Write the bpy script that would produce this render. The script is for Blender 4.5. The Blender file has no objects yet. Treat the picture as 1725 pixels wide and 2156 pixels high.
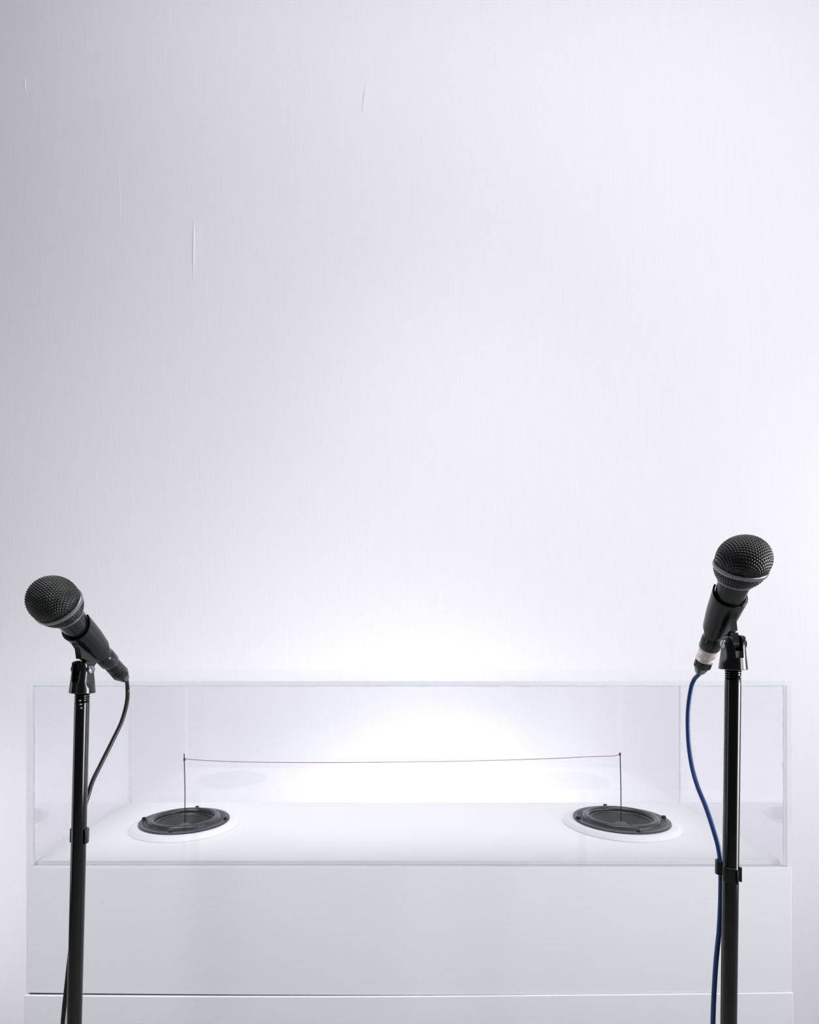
import bpy, bmesh, math, random
from mathutils import Vector, Matrix, noise

random.seed(7)
SC = bpy.context.scene
COL = SC.collection
PI = math.pi

# ------------------------------------------------------------------ camera
CAM_H = 1.226
FPX = 1280.0
cam_d = bpy.data.cameras.new('camera')
cam = bpy.data.objects.new('camera', cam_d)
COL.objects.link(cam)
cam.location = (0, 0, CAM_H)
cam.rotation_euler = (PI / 2, 0, 0)
cam_d.sensor_width = 36
cam_d.lens = FPX / 2156 * 36
cam_d.shift_x = 30.5 / 2156
cam_d.shift_y = 270 / 2156
cam_d.clip_start = 0.02
SC.camera = cam

# ------------------------------------------------------------------ view, world, lights
SC.view_settings.view_transform = 'Standard'
SC.view_settings.look = 'None'
SC.view_settings.gamma = 1
SC.view_settings.use_curve_mapping = False
SC.view_settings.exposure = 0.06
SC.cycles.max_bounces = 12
SC.cycles.transparent_max_bounces = 40
SC.cycles.caustics_reflective = False
SC.cycles.caustics_refractive = False

world = bpy.data.worlds.new('world')
SC.world = world
world.use_nodes = True
wb = world.node_tree.nodes['Background']
wb.inputs['Color'].default_value = (0.86, 0.86, 1.0, 1)
wb.inputs['Strength'].default_value = 0.08
LC = (1.0, 1.0, 1.0)


def area(name, loc, target, sx, sy, power, color):
    d = bpy.data.lights.new(name, 'AREA')
    d.shape = 'RECTANGLE'
    d.size, d.size_y = sx, sy
    d.energy = power
    d.color = color
    o = bpy.data.objects.new(name, d)
    COL.objects.link(o)
    o.location = loc
    o.rotation_euler = (Vector(target) - Vector(loc)).to_track_quat('-Z', 'Y').to_euler()
    return o



def spot(name, loc, target, power, size, blend, soft, color=(1, 1, 1)):
    d = bpy.data.lights.new(name, 'SPOT')
    d.energy = power
    d.color = color
    d.spot_size = math.radians(size)
    d.spot_blend = blend
    d.shadow_soft_size = soft
    o = bpy.data.objects.new(name, d)
    COL.objects.link(o)
    o.location = loc
    o.rotation_euler = (Vector(target) - Vector(loc)).to_track_quat('-Z', 'Y').to_euler()
    return o


# unseen area and spot lights added to set brightness on wall, plinth and poles
area('fill_ceiling_over', (0.3, 0.35, 3.35), (0.3, 0.35, 0), 2.4, 1.4, 36, LC)  # added overhead fill
area('fill_over_left_speaker', (-0.9, 0.2, 2.9), (-0.45, 1.0, 0.9), 0.7, 0.7, 1.3, LC).data.spread = math.radians(45)  # added fill for the left end of the board
area('fill_near_right', (1.42, 0.20, 1.10), (-0.347, 0.676, 1.08), 0.62, 1.05, 4.0, LC).data.spread = math.radians(60)  # added area light, placed for the bright streak on the poles
area('fill_far_right', (2.6, 0.6, 2.0), (0.2, 1.3, 1.6), 1.0, 2.0, 8.8, LC)  # added fill from the right side
area('fill_wall_left', (-2.1, 0.70, 0.85), (-1.0, 1.56, 0.70), 0.8, 1.0, 4.2, LC)  # added fill for the lower left wall
area('glow_fill_behind_plinth', (0.02, 1.27, 0.76), (0.02, 1.56, 0.95), 1.05, 0.05, 0.48, LC)  # added strip of light for the wall glow
spot('spot_plinth_left', (-1.3, -1.0, 1.7), (-0.55, 0.9, 0.85), 42, 32, 1.0, 0.5, LC)
spot('spot_wall_left', (-1.9, 0.5, 1.1), (-1.0, 1.56, 0.85), 6, 55, 1.0, 0.1, LC)
spot('spot_wall_left_near', (-1.7, 0.95, 0.85), (-1.05, 1.56, 0.78), 5.3, 70, 1.0, 0.1, LC)
spot('spot_wall_left_low', (-1.9, 0.9, 0.6), (-1.1, 1.56, 0.55), 18.7, 60, 1.0, 0.1, LC)
spot('spot_wall_middle', (-0.2, -1.0, 2.2), (-0.4, 1.56, 1.55), 32, 42, 1.0, 0.3, LC)
spot('spot_wall_above', (0.15, 0.5, 3.1), (0.15, 1.56, 1.15), 21, 45, 1.0, 0.15, LC)
spot('spot_wall_high_right', (1.2, -1.0, 3.0), (1.0, 1.56, 1.9), 32.6, 75, 1.0, 0.3, LC)
spot('spot_wall_right', (1.6, -0.6, 1.5), (1.0, 1.56, 1.3), 71, 80, 1.0, 0.3, LC)
spot('spot_wall_right_near', (1.9, 0.9, 1.4), (1.2, 1.56, 1.2), 11.4, 90, 1.0, 0.2, LC)
# unseen point lights added for the glow low on the wall
pl2 = bpy.data.lights.new('wall_glow_fill_near', 'POINT')
pl2.energy = 2.1
pl2.shadow_soft_size = 0.05
plo2 = bpy.data.objects.new('wall_glow_fill_near', pl2)
COL.objects.link(plo2)
plo2.location = (0.13, 1.27, 0.80)
# second unseen point light added for the same glow
pl = bpy.data.lights.new('wall_glow_fill', 'POINT')
pl.energy = 2.3
pl.shadow_soft_size = 0.1
plo = bpy.data.objects.new('wall_glow_fill', pl)
COL.objects.link(plo)
plo.location = (0.13, 1.10, 0.60)


# ------------------------------------------------------------------ helpers
def at(px, py, d):
    """place on the line of sight of a photo point, at depth d"""
    return Vector(((px - 832) / FPX * d, d, CAM_H - (py - 1348) / FPX * d))


def mat(name, color, rough=0.5, metal=0.0, spec=0.5, coat=0.0):
    m = bpy.data.materials.new(name)
    m.use_nodes = True
    b = m.node_tree.nodes['Principled BSDF']
    b.inputs['Base Color'].default_value = (*color, 1)
    b.inputs['Roughness'].default_value = rough
    b.inputs['Metallic'].default_value = metal
    b.inputs['Specular IOR Level'].default_value = spec
    b.inputs['Coat Weight'].default_value = coat
    return m


def add_noise(m, scale=(1, 1, 1), size=40.0, detail=4, amount=0.03, bump=0.1, dist=0.001):
    """small procedural tone variation and bump, stretched by scale"""
    nt = m.node_tree
    b = nt.nodes['Principled BSDF']
    tc = nt.nodes.new('ShaderNodeTexCoord')
    mp = nt.nodes.new('ShaderNodeMapping')
    mp.inputs['Scale'].default_value = scale
    nz = nt.nodes.new('ShaderNodeTexNoise')
    nz.inputs['Scale'].default_value = size
    nz.inputs['Detail'].default_value = detail
    nt.links.new(tc.outputs['Object'], mp.inputs['Vector'])
    nt.links.new(mp.outputs['Vector'], nz.inputs['Vector'])
    col = list(b.inputs['Base Color'].default_value)
    mx = nt.nodes.new('ShaderNodeMix')
    mx.data_type = 'RGBA'
    mx.inputs['A'].default_value = [c * (1 - amount) for c in col[:3]] + [1]
    mx.inputs['B'].default_value = [min(1, c * (1 + amount)) for c in col[:3]] + [1]
    nt.links.new(nz.outputs['Fac'], mx.inputs['Factor'])
    nt.links.new(mx.outputs['Result'], b.inputs['Base Color'])
    bp = nt.nodes.new('ShaderNodeBump')
    bp.inputs['Strength'].default_value = bump
    bp.inputs['Distance'].default_value = dist
    nt.links.new(nz.outputs['Fac'], bp.inputs['Height'])
    nt.links.new(bp.outputs['Normal'], b.inputs['Normal'])
    return m


def smooth(me, deg=35):
    for p in me.polygons:
        p.use_smooth = True
    me.set_sharp_from_angle(angle=math.radians(deg))


def obj(name, bm, m, parent=None, sm=True, deg=35, recalc=True):
    if recalc:
        bmesh.ops.recalc_face_normals(bm, faces=bm.faces)
    me = bpy.data.meshes.new(name)
    bm.to_mesh(me)
    bm.free()
    for x in (m if isinstance(m, (list, tuple)) else [m]):
        me.materials.append(x)
    if sm:
        smooth(me, deg)
    o = bpy.data.objects.new(name, me)
    COL.objects.link(o)
    if parent is not None:
        o.parent = parent
    return o


def thing(name, label, cat, loc=(0, 0, 0), mtx=None, group=None):
    o = bpy.data.objects.new(name, None)
    o.empty_display_size = 0.05
    COL.objects.link(o)
    if mtx is not None:
        o.matrix_world = mtx
    else:
        o.location = loc
    tag(o, label, cat, group)
    return o


def tag(o, label, cat, group=None):
    o['label'] = label
    o['category'] = cat
    if group:
        o['group'] = group
    return o


def structure(o, label=None):
    o['kind'] = 'structure'
    if label:
        o['label'] = label
    return o


def box(bm, x0, x1, y0, y1, z0, z1):
    v = [bm.verts.new((x, y, z)) for x in (x0, x1) for y in (y0, y1) for z in (z0, z1)]
    idx = [(0, 1, 3, 2), (4, 6, 7, 5), (0, 4, 5, 1), (2, 3, 7, 6), (0, 2, 6, 4), (1, 5, 7, 3)]
    return [bm.faces.new([v[i] for i in f]) for f in idx]


def lathe(profile, seg=64, close=False, bm=None, mtx=None):
    """revolve (r, z) points about z"""
    bm = bm or bmesh.new()
    rings = []
    for r, z in profile:
        if r < 1e-7:
            v = Vector((0, 0, z))
            rings.append([bm.verts.new(mtx @ v if mtx else v)])
        else:
            ring = []
            for i in range(seg):
                a = 2 * PI * i / seg
                v = Vector((r * math.cos(a), r * math.sin(a), z))
                ring.append(bm.verts.new(mtx @ v if mtx else v))
            rings.append(ring)
    n = len(rings)
    for k in range(n if close else n - 1):
        A, B = rings[k], rings[(k + 1) % n]
        if len(A) == 1 and len(B) == 1:
            continue
        for i in range(seg):
            j = (i + 1) % seg
            if len(A) == 1:
                bm.faces.new((A[0], B[i], B[j]))
            elif len(B) == 1:
                bm.faces.new((A[i], A[j], B[0]))
            else:
                bm.faces.new((A[i], A[j], B[j], B[i]))
    return bm


def spline(pts, n=12):
    """Catmull-Rom through the points"""
    pts = [Vector(p) for p in pts]
    P = [pts[0] * 2 - pts[1]] + pts + [pts[-1] * 2 - pts[-2]]
    out = []
    for i in range(1, len(P) - 2):
        p0, p1, p2, p3 = P[i - 1:i + 3]
        for k in range(n):
            t = k / n
            out.append(0.5 * ((2 * p1) + (p2 - p0) * t + (2 * p0 - 5 * p1 + 4 * p2 - p3) * t * t
                              + (3 * p1 - p0 - 3 * p2 + p3) * t ** 3))
    out.append(pts[-1])
    return out


def tube(path, r, seg=16, bm=None):
    bm = bm or bmesh.new()
    path = [Vector(p) for p in path]
    n = len(path)
    rr = r if callable(r) else (lambda t: r)
    tan = (path[1] - path[0]).normalized()
    ref = Vector((0, 0, 1)) if abs(tan.z) < 0.9 else Vector((1, 0, 0))
    nrm = (ref - tan * ref.dot(tan)).normalized()
    rings = []
    for i in range(n):
        t = (path[min(i + 1, n - 1)] - path[max(i - 1, 0)]).normalized()
        nrm = (nrm - t * nrm.dot(t)).normalized()
        b = t.cross(nrm)
        ra = rr(i / (n - 1))
        rings.append([bm.verts.new(path[i] + (nrm * math.cos(2 * PI * k / seg) + b * math.sin(2 * PI * k / seg)) * ra)
                      for k in range(seg)])
    for A, B in zip(rings, rings[1:]):
        for k in range(seg):
            j = (k + 1) % seg
            bm.faces.new((A[k], A[j], B[j], B[k]))
    bm.faces.new(rings[0][::-1])
    bm.faces.new(rings[-1])
    return bm


def prism(bm, poly, axis, a0, a1):
    """extrude a 2D polygon along a local axis ('x': poly is (y,z); 'z': poly is (x,y))"""
    def mk(p, a):
        return Vector((a, p[0], p[1])) if axis == 'x' else Vector((p[0], p[1], a))
    A = [bm.verts.new(mk(p, a0)) for p in poly]
    B = [bm.verts.new(mk(p, a1)) for p in poly]
    n = len(poly)
    bm.faces.new(A[::-1])
    bm.faces.new(B)
    for i in range(n):
        j = (i + 1) % n
        bm.faces.new((A[i], A[j], B[j], B[i]))
    return bm


def bevel(o, w, seg=2, ang=30):
    md = o.modifiers.new('bevel', 'BEVEL')
    md.width = w
    md.segments = seg
    md.limit_method = 'ANGLE'
    md.angle_limit = math.radians(ang)
    md.harden_normals = False
    return o


def boolean(o, cutter_bm, op='DIFFERENCE'):
    """bake one boolean into the mesh of o, then drop the cutter"""
    bmesh.ops.recalc_face_normals(cutter_bm, faces=cutter_bm.faces)
    me = bpy.data.meshes.new('cut')
    cutter_bm.to_mesh(me)
    cutter_bm.free()
    c = bpy.data.objects.new('cut', me)
    COL.objects.link(c)
    par, mb, pi_ = o.parent, o.matrix_basis.copy(), o.matrix_parent_inverse.copy()
    o.parent = None
    o.matrix_basis = Matrix.Identity(4)
    md = o.modifiers.new('b', 'BOOLEAN')
    md.operation = op
    md.solver = 'EXACT'
    md.object = c
    bpy.context.view_layer.update()
    dg = bpy.context.evaluated_depsgraph_get()
    new = bpy.data.meshes.new_from_object(o.evaluated_get(dg))
    o.modifiers.remove(md)
    old = o.data
    new.name = old.name + '_cut'
    o.data = new
    bpy.data.meshes.remove(old)
    bpy.data.objects.remove(c)
    bpy.data.meshes.remove(me)
    smooth(o.data, 32)
    o.parent = par
    o.matrix_parent_inverse = pi_
    o.matrix_basis = mb
    return o


# ------------------------------------------------------------------ materials
M = {}
M['wall'] = add_noise(mat('wall_cloth', (0.80, 0.795, 0.845), 0.85, spec=0.2), (60, 60, 2.2), 6, 5, 0.02, 0.35, 0.0006)
M['floor'] = add_noise(mat('pale_floor', (0.62, 0.60, 0.60), 0.6), (1, 1, 1), 3, 4, 0.05, 0.05)
M['ceiling'] = add_noise(mat('ceiling_paint', (0.8, 0.8, 0.83), 0.9), (1, 1, 1), 20, 3, 0.01, 0.05)
M['plinth'] = add_noise(mat('white_satin_paint', (0.80, 0.81, 0.87), 0.42, spec=0.4), (3, 3, 22), 9, 6, 0.012, 0.25, 0.0006)
M['panel'] = add_noise(mat('white_board', (0.87, 0.87, 0.90), 0.5, spec=0.4), (3, 14, 3), 9, 6, 0.01, 0.12, 0.0005)
M['bezel'] = add_noise(mat('white_bezel', (0.83, 0.83, 0.87), 0.5, spec=0.4), (1, 1, 1), 250, 3, 0.015, 0.15, 0.0003)
M['black_metal'] = add_noise(mat('black_lacquered_tube', (0.0012, 0.0022, 0.0020), 0.10, spec=0.55), (1, 1, 1), 300, 3, 0.1, 0.02, 0.0002)
M['black_plastic'] = add_noise(mat('black_moulded_plastic', (0.0014, 0.0028, 0.0024), 0.17, spec=0.6), (1, 1, 1), 700, 3, 0.1, 0.06, 0.0002)
M['clip_rubber'] = add_noise(mat('satin_black_rubber', (0.0018, 0.0040, 0.0036), 0.23, spec=0.5), (1, 1, 1), 900, 3, 0.1, 0.10, 0.0002)
M['mic_body'] = add_noise(mat('dark_grey_enamel', (0.008, 0.012, 0.012), 0.22, metal=0.3, spec=0.7), (1, 1, 1), 1500, 2, 0.08, 0.06, 0.0001)
M['grille'] = add_noise(mat('black_steel_mesh', (0.0004, 0.0014, 0.0012), 0.17, spec=0.38), (1, 1, 1), 900, 2, 0.2, 0.05, 0.0001)
M['ring'] = mat('dark_ring_metal', (0.20, 0.205, 0.22), 0.28, metal=0.8)
M['chrome'] = mat('bright_steel', (0.30, 0.31, 0.33), 0.16, metal=1.0)
M['nickel'] = add_noise(mat('brushed_nickel', (0.66, 0.60, 0.57), 0.33, metal=0.85), (1, 1, 60), 60, 3, 0.12, 0.2, 0.0002)
M['frame'] = add_noise(mat('dark_grey_flange', (0.019, 0.022, 0.027), 0.33, spec=0.55), (1, 1, 1), 900, 3, 0.12, 0.12, 0.0002)
M['rubber'] = add_noise(mat('rubber_surround', (0.013, 0.016, 0.019), 0.27, spec=0.65), (1, 1, 1), 700, 3, 0.1, 0.01, 0.0002)
M['cone'] = add_noise(mat('coated_paper_cone', (0.018, 0.027, 0.026), 0.45, spec=0.5), (1, 1, 1), 500, 4, 0.25, 0.15, 0.0002)
M['cap'] = add_noise(mat('dust_cap_cloth', (0.085, 0.085, 0.095), 0.5), (1, 1, 1), 500, 3, 0.1, 0.1, 0.0002)
M['screw'] = mat('black_screw', (0.020, 0.022, 0.025), 0.22, metal=0.7)
M['black_cord'] = add_noise(mat('black_cord_rubber', (0.0020, 0.0024, 0.0040), 0.30, spec=0.5), (1, 1, 1), 900, 2, 0.1, 0.05, 0.0002)
M['blue_cord'] = add_noise(mat('blue_cord_rubber', (0.010, 0.042, 0.175), 0.36, spec=0.5), (1, 1, 1), 900, 2, 0.1, 0.05, 0.0002)
M['rod'] = mat('thin_steel_rod', (0.045, 0.045, 0.045), 0.3, metal=0.6)
M['thread'] = add_noise(mat('red_thread', (0.24, 0.008, 0.02), 0.7), (1, 1, 1), 3000, 2, 0.25, 0.1, 0.0001)


def acrylic(name, ior=1.49, tint=(0.985, 0.985, 0.99)):
    """clear sheet: Fresnel mix of mirror reflection and straight transmission at each face"""
    m = bpy.data.materials.new(name)
    m.use_nodes = True
    nt = m.node_tree
    nt.nodes.clear()
    out = nt.nodes.new('ShaderNodeOutputMaterial')
    mix = nt.nodes.new('ShaderNodeMixShader')
    tr = nt.nodes.new('ShaderNodeBsdfTransparent')
    tr.inputs['Color'].default_value = (*tint, 1)
    gl = nt.nodes.new('ShaderNodeBsdfGlossy')
    gl.inputs['Roughness'].default_value = 0.0
    gl.inputs['Color'].default_value = (1, 1, 1, 1)
    ge = nt.nodes.new('ShaderNodeNewGeometry')
    mr = nt.nodes.new('ShaderNodeMapRange')
    mr.inputs['To Min'].default_value = ior
    mr.inputs['To Max'].default_value = 1 / ior
    fr = nt.nodes.new('ShaderNodeFresnel')
    nt.links.new(ge.outputs['Backfacing'], mr.inputs['Value'])
    nt.links.new(mr.outputs['Result'], fr.inputs['IOR'])
    nt.links.new(fr.outputs['Fac'], mix.inputs['Fac'])
    nt.links.new(tr.outputs[0], mix.inputs[1])
    nt.links.new(gl.outputs[0], mix.inputs[2])
    nt.links.new(mix.outputs[0], out.inputs['Surface'])
    return m


def frosted(name, color, clear):
    """sawn sheet edge or glue: part clear, part scattering"""
    m = bpy.data.materials.new(name)
    m.use_nodes = True
    nt = m.node_tree
    nt.nodes.clear()
    out = nt.nodes.new('ShaderNodeOutputMaterial')
    mix = nt.nodes.new('ShaderNodeMixShader')
    mix2 = nt.nodes.new('ShaderNodeMixShader')
    tr = nt.nodes.new('ShaderNodeBsdfTransparent')
    df = nt.nodes.new('ShaderNodeBsdfDiffuse')
    tl = nt.nodes.new('ShaderNodeBsdfTranslucent')
    df.inputs['Color'].default_value = (*color, 1)
    tl.inputs['Color'].default_value = (*color, 1)
    nz = nt.nodes.new('ShaderNodeTexNoise')
    nz.inputs['Scale'].default_value = 420
    tc = nt.nodes.new('ShaderNodeTexCoord')
    nt.links.new(tc.outputs['Object'], nz.inputs['Vector'])
    mr = nt.nodes.new('ShaderNodeMapRange')
    mr.inputs['From Min'].default_value = 0.3
    mr.inputs['From Max'].default_value = 0.7
    mr.inputs['To Min'].default_value = max(0, 1 - clear - 0.02)
    mr.inputs['To Max'].default_value = min(1, 1 - clear + 0.02)
    nt.links.new(nz.outputs['Fac'], mr.inputs['Value'])
    mix2.inputs['Fac'].default_value = 0.5
    nt.links.new(df.outputs[0], mix2.inputs[1])
    nt.links.new(tl.outputs[0], mix2.inputs[2])
    nt.links.new(mr.outputs['Result'], mix.inputs['Fac'])
    nt.links.new(tr.outputs[0], mix.inputs[1])
    nt.links.new(mix2.outputs[0], mix.inputs[2])
    nt.links.new(mix.outputs[0], out.inputs['Surface'])
    return m


M['acrylic'] = acrylic('clear_acrylic')
M['edge'] = frosted('acrylic_edge', (0.95, 0.97, 1.0), 0.22)
M['glue'] = frosted('dried_glue', (0.97, 0.98, 0.99), 0.15)

# ------------------------------------------------------------------ the room
WY = 1.56          # wall behind the plinth
RX0, RX1, RYB, RZ = -2.3, 2.7, -3.2, 3.4

bm = bmesh.new()
box(bm, RX0 - 0.1, RX1 + 0.1, WY, WY + 0.1, 0, RZ)


def crease(px0, py0, px1, py1, w, hgt):
    """a slim pucker standing out of the wall covering"""
    a, b = at(px0, py0, WY), at(px1, py1, WY)
    n = 14
    d = (b - a).normalized()
    s = Vector((d.z, 0, -d.x))
    rows = []
    for i in range(n + 1):
        t = i / n
        k = max(0.0, math.sin(PI * t)) ** 0.8 + 0.02
        c = a.lerp(b, t)
        c.y = WY - 0.0001
        rows.append([bm.verts.new(c + s * (w * k * u) + Vector((0, -hgt * k * math.cos(u * PI / 2) + 0.0002, 0)))
                     for u in (-1, -0.5, 0, 0.5, 1)])
    for A, B in zip(rows, rows[1:]):
        for q in range(4):
            bm.faces.new((A[q], A[q + 1], B[q + 1], B[q]))


crease(409, 455, 407, 590, 0.0026, 0.0034)
crease(773, 165, 762, 240, 0.0034, 0.0032)
crease(53, 158, 54, 196, 0.0014, 0.0022)
crease(251, 330, 253, 500, 0.0014, 0.0010)
structure(obj('wall_back', bm, M['wall']), 'pale lavender cloth-covered wall behind the display plinth')

bm = bmesh.new()
box(bm, RX0 - 0.1, RX1 + 0.1, RYB, WY + 0.1, -0.1, 0)
structure(obj('floor', bm, M['floor'], sm=False))
bm = bmesh.new()
box(bm, RX0 - 0.1, RX1 + 0.1, RYB, WY + 0.1, RZ, RZ + 0.1)
structure(obj('ceiling', bm, M['ceiling'], sm=False))
bm = bmesh.new()
box(bm, RX1, RX1 + 0.1, RYB, WY, 0, RZ)
structure(obj('wall_right', bm, M['ceiling'], sm=False))

# ------------------------------------------------------------------ plinth
ZT = 0.900                     # top of the plinth body
XL, XR = -0.5296, 0.5698
YF, YB = 0.873, 1.207


def seam_z(x):
    """slightly sagging joint between the plinth body and its base"""
    t = (x - XL) / (XR - XL)
    return 0.7196 * (1 - t) + 0.7212 * t - 0.0040 * max(0.0, math.sin(PI * t)) ** 0.9


def sliced_box(x0, x1, y0, y1, zb, zt, n=40):
    bm = bmesh.new()
    rows = []
    for i in range(n + 1):
        x = x0 + (x1 - x0) * i / n
        b, t = zb(x), zt(x)
        rows.append([bm.verts.new((x, y0, b)), bm.verts.new((x, y0, t)), bm.verts.new((x, y1, t)), bm.verts.new((x, y1, b))])
    for A, B in zip(rows, rows[1:]):
        for q in range(4):
            w = (q + 1) % 4
            bm.faces.new((A[q], B[q], B[w], A[w]))
    bm.faces.new(rows[0])
    bm.faces.new(rows[-1][::-1])
    return bm


plinth = thing('display_plinth', 'long white painted display plinth under the clear acrylic cover', 'plinth', (0.02, 1.04, 0.72))


def to_parent(o, parent):
    """meshes built in world space: keep them where they are"""
    o.parent = parent
    bpy.context.view_layer.update()
    o.matrix_parent_inverse = parent.matrix_world.inverted()
    return o


body = to_parent(obj('plinth_body', sliced_box(XL, XR, YF, YB, seam_z, lambda x: ZT), M['plinth']), plinth)
bevel(body, 0.0018, 3)
# recess under the raised board so the loudspeakers can hang inside
SPK = [(-0.3628, 1.049, 0.965), (0.3926, 1.056, 1.035)]
for (sx, sy, sc) in SPK:
    c = lathe([(0, ZT - 0.09), (0.066, ZT - 0.09), (0.066, ZT + 0.02), (0, ZT + 0.02)], 48, mtx=Matrix.Translation((sx, sy, 0)))
    body.modifiers.clear()
    boolean(body, c)
bevel(body, 0.0018, 3)

g_w = 0.0080
PZ = ZT + 0.0066
px0, px1, py0, py1 = XL + g_w, XR - g_w, YF + 0.0085, YB - 0.0085


def round_rect(x0, x1, y0, y1, r, n=8):
    pts = []
    for cx, cy, a0 in ((x1 - r, y0 + r, -PI / 2), (x1 - r, y1 - r, 0), (x0 + r, y1 - r, PI / 2), (x0 + r, y0 + r, PI)):
        for k in range(n + 1):
            a = a0 + PI / 2 * k / n
            pts.append((cx + r * math.cos(a), cy + r * math.sin(a)))
    return pts


bm = bmesh.new()
prism(bm, round_rect(px0, px1, py0, py1, 0.005), 'z', ZT + 0.0001, PZ)
board = to_parent(obj('top_board', bm, M['panel']), plinth)
for (sx, sy, sc) in SPK:
    boolean(board, lathe([(0, ZT - 0.02), (0.066, ZT - 0.02), (0.066, ZT + 0.03), (0, ZT + 0.03)], 64, mtx=Matrix.Translation((sx, sy, 0))))
bevel(board, 0.0009, 2)


def base_top(x):
    t = (x - XL) / (XR - XL)
    return seam_z(x) - (0.0024 * max(0.0, 1 - t * 1.45) ** 0.9 + 0.0002)


base = obj('plinth_base', sliced_box(XL - 0.0022, XR + 0.001, YF - 0.0022, YB + 0.002, lambda x: 0.0, base_top), M['plinth'])
bevel(base, 0.0009, 3)
bm = sliced_box(XL + 0.004, XR - 0.004, YF + 0.0018, YB - 0.004, lambda x: 0.70, lambda x: seam_z(x) - 0.0001)  # dark strip set into the joint to stand in for its shade
sp_ = to_parent(obj('seam_shade_strip', bm, M['black_cord'], sm=False), base)
sp_['label'] = 'dark strip added in the seam as its shade'
tag(base, 'white painted lower base carrying the display plinth, below the thin dark seam', 'plinth base')

# ------------------------------------------------------------------ acrylic cover
CT = 1.226 - 86 / 1280 * 0.873     # top of the cover
TH = 0.0066
cover = thing('acrylic_cover', 'clear rectangular acrylic cover standing over both loudspeakers on the plinth', 'display cover', (0.02, 1.04, ZT))


def pane(name, x0, x1, y0, y1, z0, z1, thin):
    bm = bmesh.new()
    fs = box(bm, x0, x1, y0, y1, z0, z1)
    bmesh.ops.recalc_face_normals(bm, faces=bm.faces)
    for f in bm.faces:
        f.normal_update()
        f.material_index = 0 if abs(f.normal[thin]) > 0.9 else 1
    return to_parent(obj(name, bm, [M['acrylic'], M['edge']], sm=False), cover)


e = 0.00015
zb, zt = ZT + e, CT - TH
pane('side_pane', XL, XL + TH, YF, YB, zb, zt - e, 0)
pane('side_pane', XR - TH, XR, YF, YB, zb, zt - e, 0)
pane('front_pane', XL + TH + e, XR - TH - e, YF, YF + TH, zb, zt - e, 1)
pane('back_pane', XL + TH + e, XR - TH - e, YB - TH, YB, zb, zt - e, 1)
pane('top_pane', XL, XR, YF, YB, zt, CT, 2)


def seam(p0, p1, w, dirs, blob=0.0, seed=0):
    """ragged bead of dried glue in an inner corner"""
    bm = bmesh.new()
    p0, p1 = Vector(p0), Vector(p1)
    n = max(10, int((p1 - p0).length / 0.0022))
    d1, d2 = Vector(dirs[0]), Vector(dirs[1])
    rows = []
    for i in range(n + 1):
        c = p0.lerp(p1, i / n)
        k = w * (0.45 + 0.9 * abs(noise.noise(Vector((i * 0.23, seed, 0)))) + blob * (random.random() < 0.06))
        rows.append([bm.verts.new(c), bm.verts.new(c + d1 * k), bm.verts.new(c + (d1 + d2) * k * 0.42), bm.verts.new(c + d2 * k)])
    for A, B in zip(rows, rows[1:]):
        for q in range(4):
            z = (q + 1) % 4
            bm.faces.new((A[q], B[q], B[z], A[z]))
    bm.faces.new(rows[0])
    bm.faces.new(rows[-1][::-1])
    o = to_parent(obj('glue_seam', bm, M['glue']), cover)
    o['label'] = 'ragged whitish glue seam'
    return o


xi0, xi1, yi0, yi1 = XL + TH + e, XR - TH - e, YF + TH + e, YB - TH - e
seam((xi0, yi0, PZ), (xi0, yi0, zt - e), 0.0022, ((1, 0, 0), (0, 1, 0)), 0.7, 1)
seam((xi1, yi0, PZ), (xi1, yi0, zt - e), 0.0022, ((-1, 0, 0), (0, 1, 0)), 0.7, 2)
seam((xi0, yi1, PZ), (xi0, yi1, zt - e), 0.0030, ((1, 0, 0), (0, -1, 0)), 0.5, 3)
seam((xi1, yi1, PZ), (xi1, yi1, zt - e), 0.0015, ((-1, 0, 0), (0, -1, 0)), 0.3, 4)
seam((xi0, yi0, zt - e), (xi1, yi0, zt - e), 0.0022, ((0, 1, 0), (0, 0, -1)), 0.5, 5)
seam((xi0, yi1, zt - e), (xi1, yi1, zt - e), 0.0012, ((0, -1, 0), (0, 0, -1)), 0.2, 6)
seam((xi0, yi0 + .01, zt - e), (xi0, yi1 - .01, zt - e), 0.0012, ((1, 0, 0), (0, 0, -1)), 0.2, 7)
seam((xi1, yi0 + .01, zt - e), (xi1, yi1 - .01, zt - e), 0.0012, ((-1, 0, 0), (0, 0, -1)), 0.2, 8)

# ------------------------------------------------------------------ loudspeakers set in the board


def arc(cx, cz, r, a0, a1, n):
    return [(cx + r * math.cos(math.radians(a0 + (a1 - a0) * k / n)), cz + r * math.sin(math.radians(a0 + (a1 - a0) * k / n)))
            for k in range(n + 1)]


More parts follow.
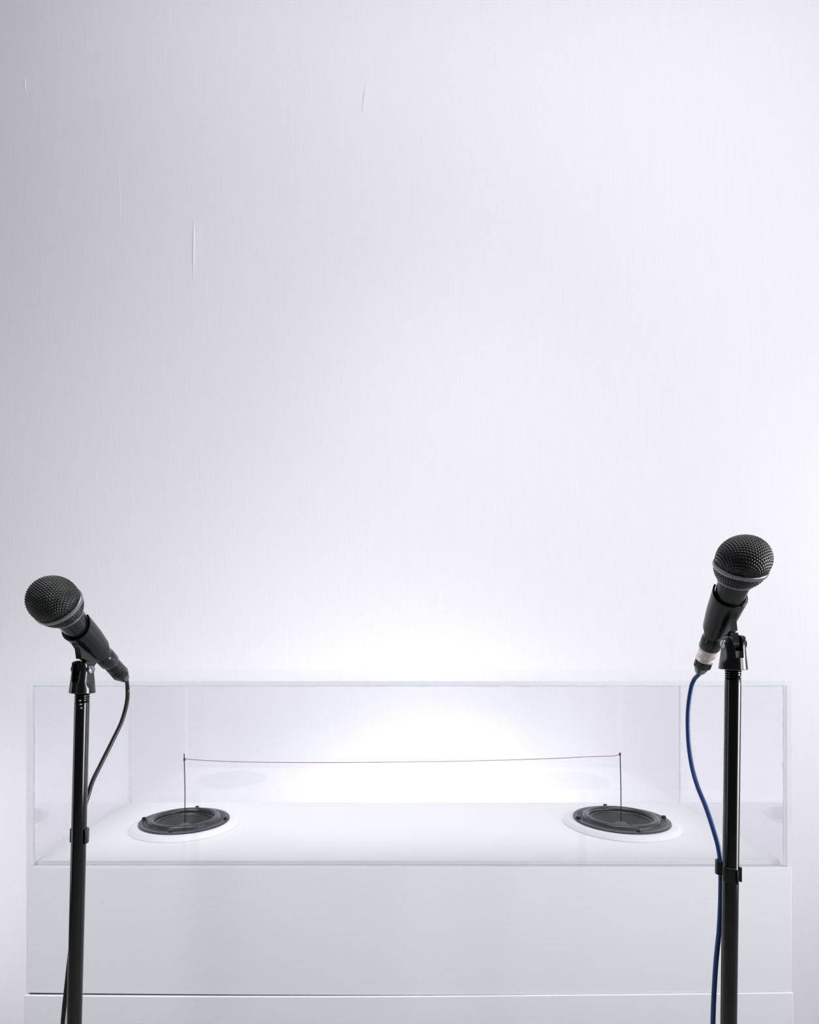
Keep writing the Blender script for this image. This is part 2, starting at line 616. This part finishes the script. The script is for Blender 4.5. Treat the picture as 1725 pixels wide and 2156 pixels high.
def make_speaker(label):
    t = thing('loudspeaker_driver', label, 'loudspeaker', group='round loudspeakers set in the white board')
    # white bezel with sloping outer wall
    obj('bezel', lathe([(0.0620, 0.0002), (0.0938, 0.0002), (0.0940, 0.0010), (0.0880, 0.0066), (0.0868, 0.0072),
                        (0.0620, 0.0072)], 128, close=True), M['bezel'], t)
    # dark flange with two fine grooves
    obj('flange', lathe([(0.0575, 0.0074), (0.0768, 0.0074), (0.0775, 0.0080), (0.0775, 0.0097), (0.0768, 0.0104),
                         (0.0698, 0.0106), (0.0696, 0.0090), (0.0686, 0.0090), (0.0684, 0.0106), (0.0665, 0.0106), (0.0663, 0.0092), (0.0657, 0.0092), (0.0655, 0.0108),
                         (0.0652, 0.0114), (0.0642, 0.0116), (0.0634, 0.0108), (0.0628, 0.0096), (0.0575, 0.0096)],
                        128, close=True), M['frame'], t)
    # half-roll rubber surround
    pr = [(0.0636, 0.0099)] + [(r, 0.0100 + (z - 0.0100) * 0.92) for r, z in arc(0.0562, 0.0100, 0.0064, 5, 175, 22)] + [(0.0500, 0.0092), (0.0480, 0.0086), (0.0470, 0.0074),
                                                                         (0.0475, 0.0066), (0.0630, 0.0085)]
    obj('surround', lathe(pr, 128, close=True), M['rubber'], t)
    # cone, gently flared, with a fine step near its rim
    cp = []
    for k in range(19):
        u = k / 18
        r = 0.0480 - (0.0480 - 0.0140) * u
        z = 0.0070 - 0.0190 * (u ** 0.85)
        cp.append((r, z))
    cp.insert(2, (cp[1][0] - 0.0004, cp[1][1] - 0.0008))
    cp += [(r - 0.0004, z - 0.0012) for r, z in cp[::-1]]
    obj('cone', lathe(cp, 96, close=True), M['cone'], t)
    # dust cap
    dc = [(0.0168, -0.0125)] + [(0.0168 * math.cos(a), -0.0118 + 0.0160 * math.sin(a)) for a in
                                [math.radians(4 + 86 * k / 14) for k in range(14)]] + [(0, 0.0042)]
    obj('dust_cap', lathe(dc + [], 64), M['cap'], t)
    # basket and magnet hanging under the board
    obj('basket', lathe([(0.0620, 0.0060), (0.0600, -0.0050), (0.0440, -0.0340), (0.0440, -0.0560), (0, -0.0560), (0, -0.0400),
                         (0.0380, -0.0320), (0.0560, -0.0050), (0.0590, 0.0060)], 64), M['frame'], t)
    for k in range(4):
        a = PI / 2 * k + 0.02
        c = Vector((0.0725 * math.cos(a), 0.0725 * math.sin(a), 0))
        mt = Matrix.Translation(c)
        bm = lathe([(0, 0.0098), (0.0036, 0.0098), (0.0036, 0.0128), (0.0030, 0.0142), (0.0013, 0.0144), (0.0011, 0.0132), (0, 0.0132)],
                   20, mtx=mt)
        s = obj('screw', bm, M['screw'], t)
    return t


def copy_tree(o, parent=None):
    c = o.copy()
    COL.objects.link(c)
    if parent is not None:
        c.parent = parent
    for ch in list(o.children):
        copy_tree(ch, c)
    return c


sp1 = make_speaker('dark round loudspeaker set in a white bezel beside the black-corded microphone stand')
sp2 = copy_tree(sp1)
sp2['label'] = 'dark round loudspeaker set in a white bezel beside the blue-corded microphone stand'
for s, (sx, sy, sc) in zip((sp1, sp2), SPK):
    s.location = (sx, sy, PZ)
    s.scale = (sc, sc, 1)

# thin rods on the dust caps, red thread between them
RODS = []
for i, ((bx_, by_), (tx_, ty_), dd, lb) in enumerate([
        ((389, 1738), (388, 1589), 1.049, 'thin upright steel rod standing on the loudspeaker nearest the black-corded microphone stand'),
        ((1303.5, 1734), (1306, 1587), 1.056, 'thin upright steel rod standing on the loudspeaker nearest the blue-corded microphone stand')]):
    a = Vector((SPK[i][0], SPK[i][1], PZ + 0.0036))
    b = at(tx_, ty_, dd)
    t = thing('steel_rod', lb, 'rod', a, group='thin rods on the loudspeakers')
    mid = a.lerp(b, 0.5) + Vector((0.0006, 0, 0))
    pts = spline([a, mid, b], 8)
    obj('rod_shaft', tube([p - a for p in pts], 0.00085, 10), M['rod'], t)
    tip = tube([b - a, b - a + Vector((0, 0, 0.0035))], lambda u: 0.00085 * (1 - u) + 0.00015, 10)
    obj('rod_tip', tip, M['rod'], t)
    RODS.append((a, b))

thr = thing('red_thread', 'fine red thread strung between the tips of the two steel rods', 'thread', at(389, 1599, 1.049))
o0 = thr.location.copy()
tp = [(390, 1598, 1.0475), (450, 1602, 1.048), (560, 1605, 1.049), (700, 1605.6, 1.050), (860, 1604.2, 1.052), (1000, 1602, 1.053),
      (1150, 1597.5, 1.054), (1250, 1593, 1.055), (1292, 1591.6, 1.055), (1305, 1588.5, 1.055)]
obj('strand', tube([p - o0 for p in spline([at(*q) for q in tp], 10)], 0.00047, 8), M['thread'], thr)


def knot(c, r, tail):
    bm = bmesh.new()
    pts = []
    for k in range(60):
        a = k / 59 * 2 * PI * 4
        rr = r * (1 + 0.25 * math.sin(a * 1.7))
        pts.append(c + Vector((rr * math.cos(a), rr * math.sin(a), r * 1.3 * math.sin(a * 0.37 + 0.5))))
    tube(pts, 0.00055, 8, bm)
    tube([c, c + tail * 0.5 + Vector((0, 0, 0.0006)), c + tail], 0.0005, 8, bm)
    return bm


obj('knot', knot(at(388.6, 1599, 1.049) - o0, 0.0013, Vector((-0.0022, -0.001, -0.0018))), M['thread'], thr)
obj('knot', knot(at(1305.6, 1588, 1.056) - o0, 0.0013, Vector((0.0024, -0.001, 0.0012))), M['thread'], thr)

# ------------------------------------------------------------------ microphones


def mic_axes(c, tail, d, ang):
    v = Vector(((c[0] - 832) / FPX, 1, (1348 - c[1]) / FPX)).normalized()
    ee = Vector((c[0] - tail[0], 0, tail[1] - c[1])).normalized()
    ep = (ee - v * ee.dot(v)).normalized()
    a = (ep * math.cos(ang) - v * math.sin(ang)).normalized()
    h = Vector((a.x, a.y, 0)).normalized()
    p = Vector((-h.y, h.x, 0))
    return at(c[0], c[1], d), a, p


def frame(origin, x, y, z):
    m = Matrix.Identity(4)
    for i, ax in enumerate((x, y, z)):
        for j in range(3):
            m[j][i] = ax[j]
    return Matrix.Translation(origin) @ m


HEX = 2 * PI / 0.0026


def hexf(x, y):
    k = HEX
    return (math.cos(k * x) + math.cos(k * (0.5 * x + 0.866 * y)) + math.cos(k * (0.5 * x - 0.866 * y))) / 3


def make_mic(label, z_off):
    """local z is the mic axis, ball centre at z = z_off"""
    t = thing('microphone', label, 'microphone', group='handheld microphones clipped on stands')
    R = 0.0256
    bm = bmesh.new()
    NA, NP = 288, 150
    th1 = math.radians(108)
    rings = []
    for i in range(NP + 1):
        th = th1 * i / NP
        rho = 2 * math.sin(th / 2) * R
        ring = []
        for k in range(NA):
            a = 2 * PI * k / NA
            f = hexf(rho * math.cos(a), rho * math.sin(a))
            disp = 0.00062 * max(-0.45, f)
            rr = R + disp
            zz = math.cos(th)
            zs = 0.95 if zz > 0 else 1.0
            ring.append(bm.verts.new((rr * math.sin(th) * math.cos(a), rr * math.sin(th) * math.sin(a), rr * zz * zs + z_off)))
            if i == 0:
                break
        rings.append(ring)
    for A, B in zip(rings, rings[1:]):
        for k in range(NA):
            j = (k + 1) % NA
            if len(A) == 1:
                bm.faces.new((A[0], B[k], B[j]))
            else:
                bm.faces.new((A[k], A[j], B[j], B[k]))
    obj('grille', bm, M['grille'], t, deg=180)
    # band round the widest part
    obj('grille_band', lathe([(0.0236, -0.0068 + z_off), (0.0254, -0.0068 + z_off), (0.02615, -0.0076 + z_off), (0.02625, -0.0100 + z_off),
                              (0.0256, -0.0112 + z_off), (0.0238, -0.0114 + z_off)], 96, close=True), M['ring'], t)
    # lower part of the mesh
    bm = bmesh.new()
    rings = []
    n2 = 60
    for i in range(n2 + 1):
        u = i / n2
        r = 0.0166 + 0.0080 * (0.45 * math.sqrt(max(0, 1 - u * u)) + 0.55 * (1 - u ** 1.5))
        z = -0.0110 - 0.0135 * u
        ring = []
        for k in range(NA):
            a = 2 * PI * k / NA
            f = hexf(round(2 * PI * 0.0215 / 0.0052) * 0.0052 * k / NA, 0.0157 * u)
            q = r + 0.00055 * max(-0.45, f)
            ring.append(bm.verts.new((q * math.cos(a), q * math.sin(a), z + z_off)))
        rings.append(ring)
    for A, B in zip(rings, rings[1:]):
        for k in range(NA):
            j = (k + 1) % NA
            bm.faces.new((A[k], A[j], B[j], B[k]))
    obj('lower_grille', bm, M['grille'], t, deg=180)
    obj('collar', lathe([(0.0150, -0.0238 + z_off), (0.0172, -0.0240 + z_off), (0.0175, -0.0250 + z_off), (0.0172, -0.0262 + z_off),
                         (0.0150, -0.0268 + z_off)], 64, close=True), M['ring'], t)
    obj('handle', lathe([(0, -0.0242 + z_off), (0.0158, -0.0262 + z_off), (0.0152, -0.0330 + z_off), (0.0144, -0.0460 + z_off),
                         (0.0132, -0.0640 + z_off), (0.0117, -0.0800 + z_off), (0.0106, -0.0940 + z_off), (0.0106, -0.0960 + z_off),
                         (0.0112, -0.0970 + z_off), (0.0112, -0.1090 + z_off), (0.0104, -0.1108 + z_off), (0, -0.1108 + z_off)], 72),
        M['mic_body'], t)
    return t


def clip_mesh(oz):
    """open C-shaped holder round the handle with a web down to the pivot; local frame as the mic's"""
    bm = bmesh.new()
    nA, nZ = 48, 20
    pm = math.radians(122)
    sides = {}
    for lay, off in ((0, 0.0), (1, -0.0021)):
        for i in range(nA + 1):
            ph = -pm + 2 * pm * i / nA
            k = abs(ph) / pm
            z_front = -0.0465 + 0.0125 * k ** 2.6
            z_rear = -0.0905 + 0.0100 * max(0, k - 0.45) ** 1.3 * 2.2
            for j in range(nZ + 1):
                u = j / nZ
                z = z_front + (z_rear - z_front) * u
                zz = (-z - 0.035) / 0.056
                r = 0.0192 - 0.0058 * max(0, zz) ** 1.1 - 0.0017 * k ** 3 * max(0.0, 1 - u * 1.6) + off
                sides[lay, i, j] = bm.verts.new((r * math.sin(ph), -r * math.cos(ph), z + oz))
    for i in range(nA):
        for j in range(nZ):
            for lay in (0, 1):
                bm.faces.new([sides[lay, a, b] for a, b in ((i, j), (i + 1, j), (i + 1, j + 1), (i, j + 1))])
    for i in range(nA):
        for j in (0, nZ):
            bm.faces.new((sides[0, i, j], sides[0, i + 1, j], sides[1, i + 1, j], sides[1, i, j]))
    for j in range(nZ):
        for i in (0, nA):
            bm.faces.new((sides[0, i, j], sides[0, i, j + 1], sides[1, i, j + 1], sides[1, i, j]))
    return bm


def web_mesh(oz, py, pz):
    """triangular web with rounded pivot eye at (py, pz)"""
    bm = bmesh.new()
    re = 0.0072

    def tangent(qy, qz, side):
        dy, dz = py - qy, pz - qz
        ln = math.hypot(dy, dz)
        return math.atan2(side * dy / ln, -side * dz / ln)
    f0, r0 = (-0.0196, -0.0590), (-0.0150, -0.0897)
    a0 = tangent(*f0, -1)
    a1 = tangent(*r0, 1)
    a0, a1 = (math.degrees(v) % 360 for v in (a0, a1))
    pts = [(-0.0150, -0.0500), (-0.0183, -0.0525), f0, ((f0[0] + py) / 2 - 0.0016, (f0[1] + pz) / 2 + 0.0012)]
    for k in range(13):
        a = math.radians(a0 + (a1 - a0) * k / 12)
        pts.append((py + re * math.cos(a), pz + re * math.sin(a)))
    pts += [r0, (-0.0118, -0.0885), (-0.0138, -0.0700)]
    prism(bm, pts, 'x', -0.0036, 0.0036)
    return bm


def make_stand(label, C, p, lean, clip_mtx_in, cable_holder):
    """tall black stand; local z runs up the pole, origin on the floor, C is the pivot of the holder"""
    yaw = math.atan2(p.y, p.x)
    Rm = Matrix.Rotation(lean, 4, 'Y') @ Matrix.Rotation(yaw, 4, 'Z')
    up = (Rm @ Vector((0, 0, 1)))
    L = C.z / up.z
    origin = C - up * L
    mtx = Matrix.Translation(origin) @ Rm
    t = thing('microphone_stand', label, 'microphone stand', mtx=mtx, group='black microphone stands')
    RP = 0.00775
    zt_ = L - 0.0355
    obj('foot_disc', lathe([(0, 0.001), (0.118, 0.001), (0.121, 0.004), (0.121, 0.010), (0.112, 0.016), (0.03, 0.022), (0.016, 0.03),
                            (0, 0.03)], 96), M['black_metal'], t)
    obj('lower_tube', lathe([(0, 0.024), (0.0105, 0.024), (0.0105, 0.60), (0, 0.60)], 48), M['black_metal'], t)
    obj('height_grip', lathe([(0, 0.575), (0.0150, 0.575), (0.0165, 0.580), (0.0165, 0.640), (0.0135, 0.655), (0, 0.655)], 48),
        M['black_plastic'], t)
    obj('pole', lathe([(0, 0.62), (RP, 0.62), (RP, zt_ - 0.0015), (RP - 0.0012, zt_), (0, zt_)], 64), M['black_metal'], t)
    # threaded neck
    pr = [(0, zt_ - 0.001)]
    z = zt_ - 0.0005
    while z < zt_ + 0.0090:
        pr += [(RP - 0.0004, z), (RP + 0.0005, z + 0.0007), (RP - 0.0004, z + 0.0014)]
        z += 0.0024
    pr += [(RP + 0.0002, z + 0.0004), (RP + 0.0010, z + 0.0024), (RP + 0.0004, z + 0.004), (0, z + 0.004)]
    obj('threaded_neck', lathe(pr, 48), M['black_metal'], t)
    for q in range(3):  # bright beads put on the neck as its glints
        a = -PI / 2 + 0.42 + 0.1 * q
        c = Vector(((RP - 0.0003) * math.cos(a), (RP - 0.0003) * math.sin(a), zt_ + 0.0015 - 0.0042 * q))
        bmp = bmesh.new()
        bmesh.ops.create_icosphere(bmp, subdivisions=2, radius=0.0014, matrix=Matrix.Translation(c))
        obj('neck_glint', bmp, M['chrome'], t)
    # forked swivel base
    zb_ = L - 0.0262
    bmf = bmesh.new()
    SL = 0.0040                     # half width of the slot

    def sect(z):
        r = 0.0136 - 0.0026 * min(1, (z - zb_) / 0.025) - (0.0004 if z == zb_ else 0)
        cx = 0.0140 if z < zb_ + 0.006 else max(0.0102, 0.0140 - (z - zb_ - 0.006) * 0.8)
        cy = min(r, 0.0094 + max(0, (L - z)) * 0.17)
        if z > L:
            cy = math.sqrt(max(4e-8, 0.0094 ** 2 - (z - L) ** 2))
        return r, cx, cy

    def loft(rows):
        n_ = len(rows[0])
        for A, B in zip(rows, rows[1:]):
            for k in range(n_):
                j = (k + 1) % n_
                bmf.faces.new((A[k], A[j], B[j], B[k]))
        bmf.faces.new(rows[0][::-1])
        bmf.faces.new(rows[-1])

    rows = []
    for z in [zb_, zb_ + 0.0005, zb_ + 0.003, zb_ + 0.0055, zb_ + 0.0075, zb_ + 0.010, L - 0.0140]:
        r, cx, cy = sect(z)
        ring = []
        for k in range(72):
            a = 2 * PI * (k + 0.5) / 72
            q = min(r, cx / abs(math.cos(a)))
            ring.append(bmf.verts.new((q * math.cos(a), q * math.sin(a), z)))
        rows.append(ring)
    loft(rows)
    for s in (-1, 1):
        rows = []
        for z in [L - 0.0142, L - 0.011, L - 0.008, L - 0.005, L - 0.002, L] + [L + 0.0094 * math.sin(math.radians(q)) for q in range(8, 90, 8)] + [L + 0.00938]:
            r, cx, cy = sect(z)
            cy = min(cy, math.sqrt(r * r - SL * SL))
            dm = math.sqrt(max(0.0, 1 - (max(0, z - L) / 0.0096) ** 2))
            cx = 0.0068 + (cx - 0.0068) * dm
            sl = SL + 0.0014 * (1 - dm)
            n_ = 16
            pts_ = []
            for k in range(n_ + 1):
                y = -cy + 2 * cy * k / n_
                pts_.append((min(cx, math.sqrt(max(0, r * r - y * y))), y))
            pts_ += [(sl, cy), (sl, -cy)]
            rows.append([bmf.verts.new((s * x, y, z)) for x, y in pts_])
        loft(rows)
    fork = obj('swivel_fork', bmf, M['black_plastic'], t)
    for s in (-1, 1):
        mt = Matrix.Translation((s * 0.0098, 0, L)) @ Matrix.Rotation(s * PI / 2, 4, 'Y')
        sc = obj('pivot_screw', lathe([(0, 0), (0.0048, 0), (0.0048, 0.0010), (0.0042, 0.0018), (0, 0.0022)], 32, mtx=mt), M['chrome'], fork)
        boolean(sc, (lambda b: (bmesh.ops.create_cube(b, size=1, matrix=Matrix.Translation((s * 0.0120, 0, L)) @ Matrix.Rotation(0.6, 4, 'X')
                                                      @ Matrix.Diagonal((0.0022, 0.0010, 0.012, 1))), b)[1])(bmesh.new()))
        sc['label'] = 'slotted silver screw'
        rim = obj('screw_recess', lathe([(0.0048, -0.0004), (0.0061, -0.0004), (0.0061, 0.0007), (0.0050, 0.0007)], 32, close=True, mtx=mt),
                  M['black_metal'], fork)
    # clip for the microphone
    inv = mtx.inverted()
    cl = obj('microphone_clip', clip_mesh(0.0), M['clip_rubber'], t)
    loc_pivot = clip_mtx_in.inverted() @ C
    w = obj('clip_web', web_mesh(0.0, loc_pivot.y, loc_pivot.z), M['clip_rubber'], cl)
    cut = bmesh.new()
    hy, hz = (loc_pivot.y - 0.0165) / 2 - 0.0018, (loc_pivot.z - 0.072) / 2 + 0.003
    ov = [(hy + 0.0021 * math.cos(a) - 0.0014 * math.sin(a), hz + 0.0056 * math.sin(a)) for a in [2 * PI * k / 16 for k in range(16)]]
    prism(cut, ov, 'x', -0.01, 0.01)
    boolean(w, cut)
    bevel(w, 0.0008, 2)
    cl.matrix_basis = inv @ clip_mtx_in
    # holder gripping the cord on the pole
    if cable_holder:
        zc, ang, wrap, hh = cable_holder
        bmh = bmesh.new()
        n = 40
        ro = RP + 0.0024
        rows = []
        for i in range(n + 1):
            a = ang + wrap * (i / n - 0.5)
            rows.append([bmh.verts.new((r * math.cos(a), r * math.sin(a), zz)) for r, zz in
                         ((RP + 0.0001, zc - hh), (ro, zc - hh), (ro, zc + hh), (RP + 0.0001, zc + hh))])
        for A, B in zip(rows, rows[1:]):
            for q in range(4):
                x = (q + 1) % 4
                bmh.faces.new((A[q], A[x], B[x], B[q]))
        bmh.faces.new(rows[0])
        bmh.faces.new(rows[-1][::-1])
        # small outward lips at both ends
        for a in (ang - wrap / 2, ang + wrap / 2):
            mt = Matrix.Rotation(a, 4, 'Z')
            vs = box(bmh, RP + 0.0001, ro + 0.0022, -0.0010, 0.0010, zc - hh * 1.02, zc + hh * 1.02)
            bmesh.ops.transform(bmh, matrix=mt, verts=list({v for f in vs for v in f.verts}))
        h = obj('cord_holder', bmh, M['black_plastic'], t)
        bevel(h, 0.0005, 2)
    return t


def plug_and_cord(label, name, P0, mm, zo, pts, shell, cord, shell_label=None):
    """cable-end plug in the mic's tail, then the cord hanging from it"""
    t = thing(name, label, 'cable', P0)
    inv = Matrix.Translation(-P0) @ mm
    bm = lathe([(0, -0.1100), (0.0093, -0.1100), (0.0096, -0.1112), (0.0096, -0.1150), (0.0093, -0.1152), (0.0093, -0.1157), (0.0096, -0.1159),
                (0.0096, -0.1220), (0.0092, -0.1223), (0.0092, -0.1228), (0.0096, -0.1231), (0.0096, -0.1240), (0.0092, -0.1243), (0.0092, -0.1248),
                (0.0096, -0.1251), (0.0096, -0.1266), (0.0090, -0.1274), (0, -0.1274)], 56, mtx=inv)
    s = obj('plug_shell', bm, shell, t)
    if shell_label:
        s['label'] = shell_label
    bm = lathe([(0, -0.1270), (0.0084, -0.1274), (0.0092, -0.1281), (0.0092, -0.1352), (0.0085, -0.1374), (0.0080, -0.1378), (0.0058, -0.1440),
                (0.0040, -0.1465), (0, -0.1465)], 56, mtx=inv)
    bt = obj('strain_relief', bm, M['clip_rubber'], t)
    bm = bmesh.new()
    for k in range(6):
        a = 2 * PI * k / 6
        vs = box(bm, 0.0082, 0.0097, -0.0016, 0.0016, -0.1358, -0.1284)
        bmesh.ops.transform(bm, matrix=inv @ Matrix.Rotation(a, 4, 'Z'), verts=list({v for f in vs for v in f.verts}))
    r = obj('grip_rib', bm, M['clip_rubber'], bt)
    bevel(r, 0.0004, 2)
    start = mm @ Vector((0, 0, -0.1440))
    ax = (mm.to_3x3() @ Vector((0, 0, -1))).normalized()
    path = spline([start, start + ax * 0.0045] + [q if isinstance(q, Vector) else at(*q) for q in pts], 12)
    obj('cord', tube([p - P0 for p in path], 0.00245, 16), cord, t)
    return t


def build_set(c, tail, d, ang, piv_px, lean, labels, cord_pts, shell, cord, holder, shell_label=None, name='microphone_cable'):
    P0, a, p = mic_axes(c, tail, d, ang)
    u = a.cross(p)
    q = Vector(((piv_px[0] - 832) / FPX, 1, -(piv_px[1] - 1348) / FPX))
    C = Vector((0, 0, CAM_H)) + q * (P0.dot(p) / q.dot(p))
    mm = frame(P0, p, u, a)
    print('pivot local', mm.inverted() @ C, 'C', C, 'P0', P0)
    stand = make_stand(labels[0], C, p, lean, mm, holder)
    return P0, mm, stand, plug_and_cord(labels[2], name, P0, mm, 0, cord_pts, shell, cord, shell_label)


setL = build_set((112, 1263), (266, 1432), 0.634, math.radians(33), (174.5, 1409), math.radians(1.39),
                 ('black microphone stand holding the lower microphone with the black cord',
                  '', 'black microphone cable curving down from the lower microphone and behind its stand'),
                 [(268.5, 1452, 0.757), (267, 1480, 0.752), (256, 1520, 0.742), (236, 1562, 0.730), (212, 1610, 0.715), (195, 1645, 0.703),
                  (184, 1680, 0.694), (172, 1720, 0.690), (166, 1760, 0.690), (162, 1820, 0.690), (158, 1900, 0.690), (150, 1985, 0.690),
                  (142, 2060, 0.690), (132, 2160, 0.690), (124, 2300, 0.692), Vector((-0.380, 0.70, 0.60)), Vector((-0.385, 0.73, 0.35)), Vector((-0.392, 0.80, 0.12)),
                  Vector((-0.43, 0.834, 0.012)), Vector((-0.52, 0.835, 0.0030)), Vector((-0.75, 0.80, 0.0028)), Vector((-1.0, 0.70, 0.0028))],
                 M['black_cord'], M['black_cord'], (0, 0, 0, 0) and None)
setR = build_set((1566, 1178), (1475, 1412), 0.612, math.radians(24), (1544.8, 1356), math.radians(0.72),
                 ('black microphone stand holding the higher microphone with the blue cord',
                  '', 'blue microphone cable with a silver and black plug, curving down beside its stand'),
                 [(1462, 1431, 0.708), (1455, 1452, 0.711), (1449, 1500, 0.711), (1450, 1560, 0.706), (1457, 1612, 0.695), (1469, 1655, 0.682), (1487, 1700, 0.668),
                  (1503.5, 1750, 0.654), (1514, 1790, 0.6445), (1518, 1832, 0.6405), (1517.5, 1900, 0.6405), (1514.5, 1960, 0.6405), (1508.5, 2020, 0.639),
                  (1504.5, 2080, 0.640), (1501.5, 2160, 0.641), (1501, 2300, 0.645), Vector((0.338, 0.665, 0.62)), Vector((0.336, 0.70, 0.35)),
                  Vector((0.345, 0.79, 0.12)), Vector((0.38, 0.834, 0.012)), Vector((0.48, 0.835, 0.0030)), Vector((0.75, 0.80, 0.0028)), Vector((1.0, 0.72, 0.0028))],
                 M['nickel'], M['blue_cord'], None, 'worn silver metal plug shell')

m1 = make_mic('black ball-head microphone with black cord, lower of the two, tilted towards the camera', 0.0)
m2 = copy_tree(m1)
m2['label'] = 'black ball-head microphone with silver plug and blue cord, higher of the two'
m1.matrix_world = setL[1]
m2.matrix_world = setR[1]


# holders that clasp cord and pole
def cord_holder(stand, px_y, d, wraps, h):
    inv = stand.matrix_world.inverted()
    ypx = at(832, px_y, d)
    # height along the pole where it passes this level
    zc = inv @ Vector((stand.matrix_world.translation.x, stand.matrix_world.translation.y, ypx.z))
    return zc.z


def holder_part(stand, zc, poly_list, hh):
    for name_, poly, dz in poly_list:
        bm = bmesh.new()
        prism(bm, poly, 'z', zc - hh + dz, zc + hh + dz)
        o = obj(name_, bm, M['black_plastic'], stand)
        bevel(o, 0.0005, 2)


def band(a0, a1, r0, r1, n=24):
    pts = [(r1 * math.cos(a0 + (a1 - a0) * k / n), r1 * math.sin(a0 + (a1 - a0) * k / n)) for k in range(n + 1)]
    pts += [(r0 * math.cos(a1 + (a0 - a1) * k / n), r0 * math.sin(a1 + (a0 - a1) * k / n)) for k in range(n + 1)]
    return pts


bpy.context.view_layer.update()
# black-cord stand: open clip gripping from behind, two lips showing either side
st = setL[2]
zc = cord_holder(st, 1758, 0.677, 0, 0)
holder_part(st, zc, [('cord_holder', band(math.radians(-12), math.radians(192), 0.00785, 0.0104), 0)], 0.0078)
# blue-cord stand: band over the cord and across the front of the pole, tab on the far side
st = setR[2]
zc = cord_holder(st, 1832, 0.633, 0, 0)
inv = st.matrix_world.inverted()
cc = inv @ at(1518, 1832, 0.6405)
loop = [(cc.x + r * math.cos(math.radians(q)), cc.y + r * math.sin(math.radians(q)))
        for r, rng in ((0.0055, range(75, 281, 12)), (0.0040, range(280, 74, -12))) for q in rng]
lip = [(r * math.cos(math.radians(q)), r * math.sin(math.radians(q))) for r, q in ((0.0079, 270), (0.0122, 270), (0.0122, 276), (0.0079, 276))]
holder_part(st, zc, [('cord_holder', band(math.radians(196), math.radians(272), 0.00785, 0.0102), -0.0012), ('cord_loop', loop, 0.0006),
                     ('holder_lip', lip, -0.0020),
                     ('holder_tab', band(math.radians(318), math.radians(352), 0.00785, 0.0104), -0.0010)], 0.0074)
